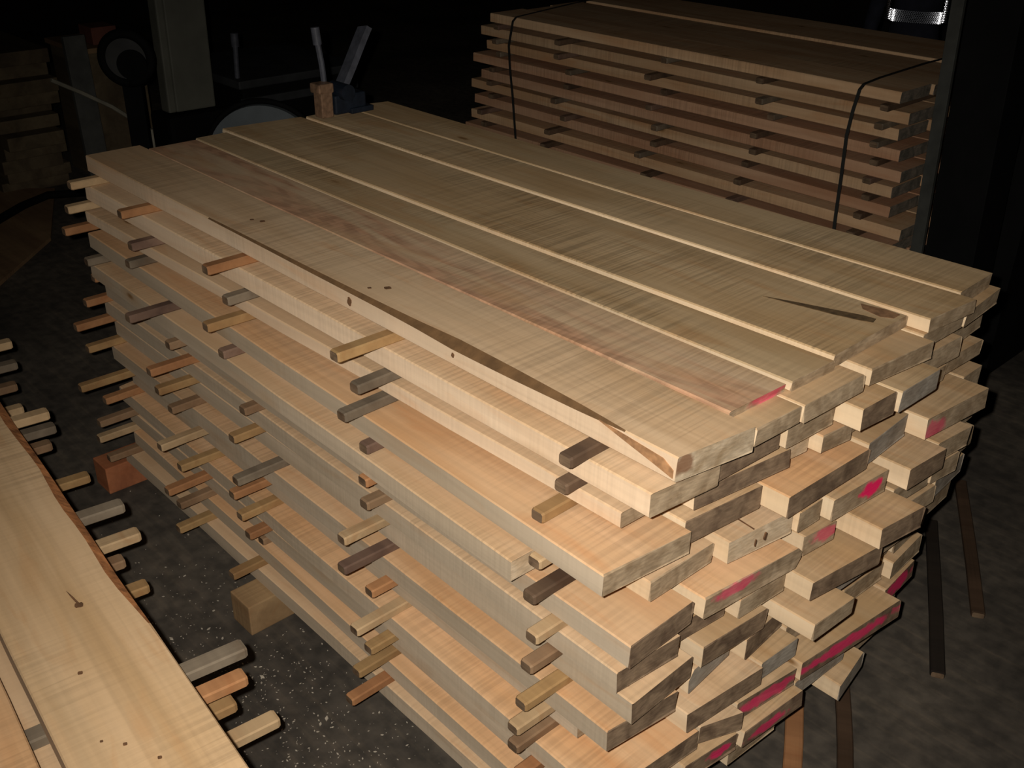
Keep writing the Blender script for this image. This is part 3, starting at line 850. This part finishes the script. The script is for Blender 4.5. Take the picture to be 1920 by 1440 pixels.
def structure(name, verts, faces, mat):
    me = bpy.data.meshes.new(name)
    me.from_pydata(verts, [], faces)
    me.materials.append(mat)
    o = link(name, me)
    o['kind'] = 'structure'
    return o
def slab(name, lo, hi, mat):
    bm = bmesh.new()
    add_box(bm, [(a + b) / 2 for a, b in zip(lo, hi)], [b - a for a, b in zip(lo, hi)])
    o = link(name, bm_mesh(bm, name, [mat]))
    o['kind'] = 'structure'
    return o
WALL = plain('dark_brown_wall', (0.014, 0.010, 0.010), .9, 0, .4, 1.5)  # very dark brown, for the far walls and ceiling
slab('wall_right', (-.74, 3.22, 0), (-.64, 9.0, 4.2), BLK)
slab('wall_back', (-12.0, 9.0, 0), (6.0, 9.15, 4.2), WALL)
slab('wall_left', (-12.15, -5.0, 0), (-12.0, 9.15, 4.2), WALL)
slab('ceiling', (-12.15, -5.0, 4.2), (6.0, 9.15, 4.3), WALL)

# floor: dark worn concrete with dust drifts and fine scratches
mt, nt, p = mk_mat('dark_concrete_floor')
tc = N(nt, 'ShaderNodeTexCoord')
def fn(scale, sc=(1, 1, 1), det=6, rot=0):
    mp = N(nt, 'ShaderNodeMapping')
    mp.inputs['Scale'].default_value = sc
    mp.inputs['Rotation'].default_value = (0, 0, rot)
    L(nt, tc.outputs['Object'], mp.inputs['Vector'])
    n = N(nt, 'ShaderNodeTexNoise')
    n.inputs['Scale'].default_value = scale
    n.inputs['Detail'].default_value = det
    L(nt, mp.outputs[0], n.inputs['Vector'])
    return n
def fr_(src, p0, p1, a, b):
    r = N(nt, 'ShaderNodeValToRGB')
    r.color_ramp.elements[0].position, r.color_ramp.elements[1].position = p0, p1
    r.color_ramp.elements[0].color, r.color_ramp.elements[1].color = (*a, 1), (*b, 1)
    L(nt, src, r.inputs['Fac'])
    return r.outputs[0]
c1 = fr_(fn(1.3).outputs['Fac'], .35, .7, (.048, .042, .036), (.110, .094, .076))
c2 = fr_(fn(18, det=8).outputs['Fac'], .35, .65, (.72, .72, .72), (1.25, 1.22, 1.18))
c3 = fr_(fn(3.0, (1.0, 14, 1), 5, -.35).outputs['Fac'], .50, .78, (1, 1, 1), (1.45, 1.38, 1.28))
mx = N(nt, 'ShaderNodeMix', data_type='RGBA', blend_type='MULTIPLY'); mx.inputs[0].default_value = 1
L(nt, c1, mx.inputs[6]); L(nt, c2, mx.inputs[7])
mx2 = N(nt, 'ShaderNodeMix', data_type='RGBA', blend_type='MULTIPLY'); mx2.inputs[0].default_value = 1
L(nt, mx.outputs[2], mx2.inputs[6]); L(nt, c3, mx2.inputs[7])
L(nt, mx2.outputs[2], p.inputs['Base Color'])
p.inputs['Roughness'].default_value = .85
p.inputs['Specular IOR Level'].default_value = .2
slab('floor', (-12.15, -5.0, -.1), (6.0, 9.15, 0), mt)

# sawdust and chips on the floor between the stacks
CHIP = plain('pale_wood_chips', (0.42, 0.37, 0.30), .9, 0, .3, 60)
bm = bmesh.new()
for i in range(1500):
    if i < 750:
        x = rnd.gauss(-1.15, .42); y = rnd.gauss(-.26, .13)
    elif i < 1100:
        x = rnd.gauss(-.5, .35); y = rnd.gauss(-.35, .14)
    else:
        x = rnd.uniform(-2.6, 1.2); y = rnd.uniform(-.6, 2.6)
    if (abs(x + 1.445) < .08 or abs(x + 2.47) < .08 or abs(x + .36) < .08) and y > -.22:
        continue
    if x > -.5 and y > .5:
        continue
    r = abs(rnd.gauss(0, .0011)) + .0006
    if rnd.random() < .03:
        r *= 2.4
    a = rnd.uniform(0, 6.28)
    tz = rnd.uniform(0, .5) * r
    q = [(x + math.cos(a + t) * r * (1.6 if t in (0, 3.14) else .8), y + math.sin(a + t) * r * (1.6 if t in (0, 3.14) else .8)) for t in (0, 1.57, 3.14, 4.71)]
    v0 = [bm.verts.new((u, v, .0004)) for u, v in q]
    v1 = [bm.verts.new((u, v, .0006 + r * .4 + (tz if k == 0 else 0))) for k, (u, v) in enumerate(q)]
    bm.faces.new(v1)
    for k in range(4):
        bm.faces.new((v0[k], v0[(k + 1) % 4], v1[(k + 1) % 4], v1[k]))
o = link('sawdust', bm_mesh(bm, 'sawdust', [CHIP]))
tag(o, 'pale sawdust and wood chips scattered on the dark floor', 'sawdust')
o['kind'] = 'stuff'

# loose sticks lying on the floor at the right
def floor_stick(p0, p1, mat, lb, wd=.042, h=.022):
    p0, p1 = Vector((*p0, 0)), Vector((*p1, 0))
    d = p1 - p0
    me = stick_mesh('loose_stick', d.length, mat, wd, h)
    o = link('loose_stick', me)
    o.location = p0 + Vector((0, 0, h / 2))
    o.rotation_euler = (0, 0, math.atan2(-d.x, d.y))
    tag(o, lb, 'stick', 'loose sticks on the floor')
DSTK = wood('stick_floor_dark', (0.085, 0.05, 0.03), (0.05, 0.03, 0.018), saw=.2, knots=False)
DST2 = wood('stick_floor_black', (0.03, 0.022, 0.016), (0.02, 0.015, 0.012), saw=.2, knots=False)
floor_stick((.14, 1.23), (-.25, 1.95), DST2, 'dark stick on the floor beside the front stack cut ends')
floor_stick((.10, 1.58), (-.30, 2.28), DSTK, 'brown stick on the floor, outer one at the right of the front stack')
floor_stick((.06, .58), (-.14, .90), ST[ob], 'orange brown stick on the floor under the front stack cut ends', .05)
floor_stick((.16, .68), (-.03, .98), DSTK, 'dull brown stick on the floor just right of the orange brown one')

# ------------------------------------------------------------------ dim things at the back left
GREYP = plain('grey_green_post_paint', (0.105, 0.105, 0.085), .6, 0, .18, 5)
post = bpy.data.objects.new('support_post', None)
COL.objects.link(post)
post.location = (-5.1, 1.68, 0)
tag(post, 'grey painted post rising behind the far left end of the front stack', 'post')
part('post_shaft', lambda bm: (add_box(bm, (0, .03, 2.4), (.16, .26, 3.5), Matrix.Rotation(math.radians(-.6), 3, 'X'), .01),
                               add_box(bm, (.02, -.12, 2.4), (.1, .05, 3.5), Matrix.Rotation(math.radians(-.6), 3, 'X'), .01)), GREYP, post)
part('post_shadow_block', lambda bm: add_box(bm, (0, .0, .32), (.26, .40, .64), bev=.03), BLK, post)  # added black block, stands in for the dark shadow below the post

DGREY = plain('dark_grey_machine_paint', (0.030, 0.032, 0.034), .6, 0, .3, 6)
saw = bpy.data.objects.new('saw_bench', None)
COL.objects.link(saw)
saw.location = (-5.3, 2.35, 0)
tag(saw, 'dark machine bench in the gloom behind the strapping tool', 'machine')
part('bench_top', lambda bm: add_box(bm, (.0, 0, .79), (.9, .9, .05), bev=.008), DGREY, saw)
part('bench_cabinet', lambda bm: add_box(bm, (-.02, 0, .38), (.8, .78, .76), bev=.01), BLK, saw)
part('bench_rail', lambda bm: add_box(bm, (.43, .0, .68), (.03, .86, .05), bev=.006), DGREY, saw)
part('guide_rod', lambda bm: (add_cyl(bm, (.35, -.40, .81), (.35, -.39, 1.02), .016), add_cyl(bm, (.35, -.39, 1.0), (.35, -.39, 1.08), .024)), STEEL, saw)

LGREY = plain('blue_grey_guard_paint', (0.10, 0.115, 0.125), .5, 0, .15, 8)
gd = bpy.data.objects.new('round_guard', None)
COL.objects.link(gd)
gd.location = (-4.0, 1.545, .595)
gd.rotation_euler = (0, math.radians(90), math.radians(-42))
tag(gd, 'round blue grey saw guard showing above the far end of the front stack', 'saw guard')
part('guard_disc', lambda bm: add_cyl(bm, (0, 0, -.04), (0, 0, .04), .30, seg=56), LGREY, gd)
def f_(bm):
    add_tube(bm, [(.315 * math.cos(t / 48 * 6.2832), .315 * math.sin(t / 48 * 6.2832), 0) for t in range(49)], .016)
part('guard_rim', f_, BLK, gd, True)
part('guard_stand', lambda bm: add_box(bm, (.45, 0, -.03), (.28, .12, .05), bev=.005), BLK, gd)

pile = []
zt_ = 0.0
for k in range(11):
    hh = .096 + rnd.uniform(-.01, .01)
    bm = bmesh.new()
    add_box(bm, (0, 0, 0), (1.3 + rnd.uniform(-.2, .2), .40 + rnd.uniform(-.05, .05), hh - .012), bev=.006)
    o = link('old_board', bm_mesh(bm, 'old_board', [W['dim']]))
    o.location = (-6.72 + rnd.uniform(-.06, .06), 1.06 + rnd.uniform(-.03, .03), zt_ + (hh - .012) / 2)
    zt_ += hh - .012
    tag(o, 'dark board in the dim pile at far left, %s from the floor' % (ORD[k]), 'board', 'dark boards at the far left')
bm = bmesh.new()
add_box(bm, (0, 0, .50), (.04, .14, .98), Matrix.Rotation(math.radians(-3), 3, 'Y'), .005)
o = link('leaning_board', bm_mesh(bm, 'leaning_board', [plain('grey_upright_board', (.075, .075, .068), .8)]))
o.location = (-5.90, 1.37, 0.006)
tag(o, 'grey upright board standing at the right end of the dim far left pile', 'board')
# crate behind with a small reddish box on it
crate = bpy.data.objects.new('crate', None)
COL.objects.link(crate)
crate.location = (-6.3, 1.66, 0)
tag(crate, 'dark wooden crate in the gloom left of the grey post', 'crate')
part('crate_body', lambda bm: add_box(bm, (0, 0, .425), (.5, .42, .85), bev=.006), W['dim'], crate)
part('crate_lid', lambda bm: add_box(bm, (0, 0, .868), (.56, .46, .032), bev=.004), W['sheet'], crate)
bm = bmesh.new()
add_box(bm, (0, 0, .055), (.2, .17, .11), bev=.006)
o = link('small_box', bm_mesh(bm, 'small_box', [plain('dull_red_card', (.14, .05, .035), .8)]))
o.location = (-6.2, 1.65, .886)
tag(o, 'small dull red box on the dark crate', 'box')
# wheel with black tyre
wh = bpy.data.objects.new('hand_wheel', None)
COL.objects.link(wh)
wh.location = (-4.55, 1.095, 1.10)
wh.rotation_euler = (0, math.radians(90), math.radians(-40))
tag(wh, 'pale wheel with black rim just left of the grey post', 'wheel')
part('wheel_disc', lambda bm: add_cyl(bm, (0, 0, -.015), (0, 0, .015), .104, seg=40), plain('pale_wheel_metal', (.034, .034, .033), .6), wh)
def f_(bm):
    add_tube(bm, [(.125 * math.cos(t / 40 * 6.2832), .125 * math.sin(t / 40 * 6.2832), 0) for t in range(41)], .026)
part('wheel_rim', f_, BLK, wh, True)
part('wheel_hub', lambda bm: add_cyl(bm, (.03, .03, -.04), (.03, .03, .03), .078, seg=28), BLK, wh)
part('wheel_stand', lambda bm: add_box(bm, (.61, 0, -.03), (.96, .10, .04), bev=.005), BLK, wh)
# bar poking out
bm = bmesh.new()
add_tube(bm, [(-5.5, 1.03, 1.237 - .40), (-5.5, 1.20, 1.237 - .50), (-5.5, 1.37, 1.237 - .61), (-5.5, 1.60, 1.237 - .80)], .013)
add_cyl(bm, (-5.5, 1.60, 0.0), (-5.5, 1.60, .45), .02)
o = link('metal_bar', bm_mesh(bm, 'metal_bar', [plain('bare_bar_metal', (.30, .28, .22), .5, .2)]))
tag(o, 'thin metal bar poking out toward the upper left in the gloom', 'bar')
# brown board lying on the floor at left
bm = bmesh.new()
vs0 = [(-4.35, -.05), (-5.16, .73), (-6.05, 1.12), (-6.5, .55), (-5.1, -.6)]
lo = [bm.verts.new((x, y, .002)) for x, y in vs0]
hi = [bm.verts.new((x, y, .024)) for x, y in vs0]
bm.faces.new(hi)
bm.faces.new(list(reversed(lo)))
for k in range(5):
    bm.faces.new((lo[k], lo[(k + 1) % 5], hi[(k + 1) % 5], hi[k]))
o = link('floor_board', bm_mesh(bm, 'floor_board', [W['sheet']]))
tag(o, 'brown sheet of board lying on the floor at the left photo edge', 'board')
bm = bmesh.new()
add_tube(bm, [(-5.2, .2, .05), (-5.55, .55, .05), (-5.75, .80, .05), (-5.85, 1.0, .05), (-5.75, 1.2, .05)], .026)
o = link('hose', bm_mesh(bm, 'hose', [BLK], True))
tag(o, 'thick black hose lying across the brown floor board at left', 'hose')

# ------------------------------------------------------------------ person in the dark behind the back stack
NAVY = plain('navy_work_cloth', (0.012, 0.013, 0.022), .9, 0, .3, 20)
SKIN = plain('person_skin', (0.42, 0.24, 0.16), .6, 0, .08, 12)
HAIRM = plain('dark_hair', (0.03, 0.02, 0.014), .7, 0, .3, 40)
PX, PY = -2.155, 4.95
per = bpy.data.objects.new('person', None)
COL.objects.link(per)
per.location = (PX, PY, 0)
per.rotation_euler = (0, 0, math.radians(-156))
tag(per, 'person in dark navy workwear with bright reflective bands, standing behind the back stack', 'person')

def skin_body(name, verts, edges, radii, mat, parent, sub=2, root=0):
    me = bpy.data.meshes.new(name)
    me.from_pydata(verts, edges, [])
    o = link(name, me, parent)
    md = o.modifiers.new('Skin', 'SKIN')
    md.use_smooth_shade = True
    for i, r in enumerate(radii):
        sv = me.skin_vertices[0].data[i] if me.skin_vertices else None
        if sv:
            sv.radius = r if isinstance(r, tuple) else (r, r)
            sv.use_root = (i == root)
    sb = o.modifiers.new('Sub', 'SUBSURF')
    sb.levels = sub
    sb.render_levels = sub
    me.materials.append(mat)
    return o

def ensure_skin(me):
    if not me.skin_vertices:
        bm_ = bmesh.new(); bm_.from_mesh(me); bm_.verts.layers.skin.verify(); bm_.to_mesh(me); bm_.free()

def skin_obj(name, chain, mat, parent, sub=2):
    """chain: list of (co, radius, parent index or None)"""
    bm_ = bmesh.new()
    lay = bm_.verts.layers.skin.verify()
    vs_ = []
    for co, r, pi in chain:
        v = bm_.verts.new(co)
        v[lay].radius = r if isinstance(r, tuple) else (r, r)
        v[lay].use_root = pi is None
        vs_.append(v)
        if pi is not None:
            bm_.edges.new((vs_[pi], v))
    me = bpy.data.meshes.new(name)
    bm_.to_mesh(me)
    bm_.free()
    me.materials.append(mat)
    o = link(name, me, parent)
    md = o.modifiers.new('Skin', 'SKIN')
    md.use_smooth_shade = True
    sb = o.modifiers.new('Sub', 'SUBSURF')
    sb.levels = sb.render_levels = sub
    return o

# faces local -y... the root turns it toward the camera; +y is forward here
body = [((0, 0, 1.00), (.165, .115), None), ((0, .005, 1.15), (.150, .105), 0), ((0, .01, 1.30), (.165, .115), 1), ((0, 0, 1.44), (.160, .10), 2), ((0, 0, 1.53), (.075, .065), 3),
        ((-.10, 0, .92), (.10, .10), 0), ((-.11, .01, .52), (.068, .068), 5), ((-.12, -.01, .12), (.052, .055), 6), ((-.125, .05, .05), (.05, .045), 7), ((-.13, .15, .04), (.045, .036), 8),
        ((.10, 0, .92), (.10, .10), 0), ((.11, .01, .52), (.068, .068), 10), ((.12, -.01, .12), (.052, .055), 11), ((.125, .05, .05), (.05, .045), 12), ((.13, .15, .04), (.045, .036), 13),
        ((-.20, 0, 1.45), (.062, .062), 3), ((-.25, -.01, 1.17), (.048, .048), 15), ((-.26, .06, .93), (.036, .036), 16),
        ((.20, 0, 1.45), (.062, .062), 3), ((.25, -.01, 1.17), (.048, .048), 18), ((.26, .06, .93), (.036, .036), 19)]
skin_obj('body', body, NAVY, per)
skin_obj('head', [((0, 0, 1.52), (.055, .055), None), ((0, .01, 1.60), (.065, .075), 0), ((0, .015, 1.68), (.075, .09), 1), ((0, .005, 1.76), (.06, .075), 2),
                  ((0, .098, 1.655), .012, 2), ((0, .112, 1.640), .012, 4), ((-.078, .0, 1.66), .014, 2), ((.078, .0, 1.66), .014, 2)], SKIN, per)
def f_(bm):
    bmesh.ops.create_uvsphere(bm, u_segments=24, v_segments=14, radius=.098)
    bmesh.ops.delete(bm, geom=[v for v in bm.verts if v.co.z < -.005 or (v.co.y > .05 and v.co.z < .04)], context='VERTS')
    bmesh.ops.scale(bm, vec=(.9, 1.04, .85), verts=bm.verts)
    bmesh.ops.translate(bm, vec=(0, -.002, 1.72), verts=bm.verts)
part('hair', f_, HAIRM, per, True)
for sx in (-1, 1):
    def f_(bm):
        bmesh.ops.create_uvsphere(bm, u_segments=12, v_segments=8, radius=.012)
        bmesh.ops.translate(bm, vec=(sx * .032, .088, 1.675), verts=bm.verts)
    part('eye', f_, BLK, per, True)
    ch = [((sx * .262, .075, .90), (.030, .022), None), ((sx * .262, .09, .84), (.036, .017), 0)]
    for q, (dx, ln) in enumerate(((-.027, .062), (-.009, .075), (.009, .07), (.027, .055))):
        b0 = len(ch)
        ch.append(((sx * .262 + dx * .9, .098, .82), .0095, 1))
        ch.append(((sx * .262 + dx, .108, .82 - ln * .6), .009, b0))
        ch.append(((sx * .262 + dx, .100, .82 - ln * 1.15), .008, b0 + 1))
    b0 = len(ch)
    ch.append(((sx * .235, .115, .865), .011, 0))
    ch.append(((sx * .232, .135, .825), .010, b0))
    skin_obj('hand', ch, SKIN, per)

# retro-reflective tape: a sheet of tiny corner cubes that really sends the flash back
mt, nt, p = mk_mat('retro_reflective_tape')
gl = N(nt, 'ShaderNodeBsdfAnisotropic') if False else None
p.inputs['Base Color'].default_value = (.93, .95, 1.0, 1)
p.inputs['Metallic'].default_value = 1.0
p.inputs['Roughness'].default_value = .105
RETRO = mt
def retro(name, fn_, ulen, vlen, a=.011):
    """fn_(u, v) -> (position, outward normal)"""
    bm_ = bmesh.new()
    h = a * math.sqrt(3) / 2
    dep = a / math.sqrt(6)
    rows, cols = int(vlen / h) + 1, int(ulen / a) + 1
    def tri(pts):
        P = [fn_(u, v) for u, v in pts]
        n = sum((q[1] for q in P), Vector()).normalized()
        cen = sum((q[0] for q in P), Vector()) / 3
        ap = bm_.verts.new(cen - n * dep)
        vv = [bm_.verts.new(q[0]) for q in P]
        for i in range(3):
            bm_.faces.new((vv[i], vv[(i + 1) % 3], ap))
    for r in range(rows):
        for c in range(cols):
            x0 = c * a + (r % 2) * a / 2
            y0 = r * h
            tri([(x0, y0), (x0 + a, y0), (x0 + a / 2, y0 + h)])
            tri([(x0 + a, y0), (x0 + a * 1.5, y0 + h), (x0 + a / 2, y0 + h)])
    me = bpy.data.meshes.new(name)
    bm_.to_mesh(me)
    bm_.free()
    me.materials.append(RETRO)
    return link(name, me, per)
def torso(phi, z):
    rx, ry = .192, .137
    pos = Vector((rx * math.sin(phi), ry * math.cos(phi) + .006, z))
    n = Vector((math.sin(phi) / rx, math.cos(phi) / ry, 0)).normalized()
    return pos, n
BAND = 1.215
def band(u, v):
    return torso((u - .21) / .165, BAND + v - .004 * 0)
o = retro('reflective_band', band, .42, .058)
o['label'] = 'bright reflective waist band'
for sx in (-1, 1):
    def strapf(u, v, sx=sx):
        ph = sx * 1.02 + (u - .02) / .165 * 1.0
        return torso(ph, BAND + .06 + v)
    o = retro('reflective_strip', strapf, .030, .26)
    o['label'] = 'bright reflective upright strip'
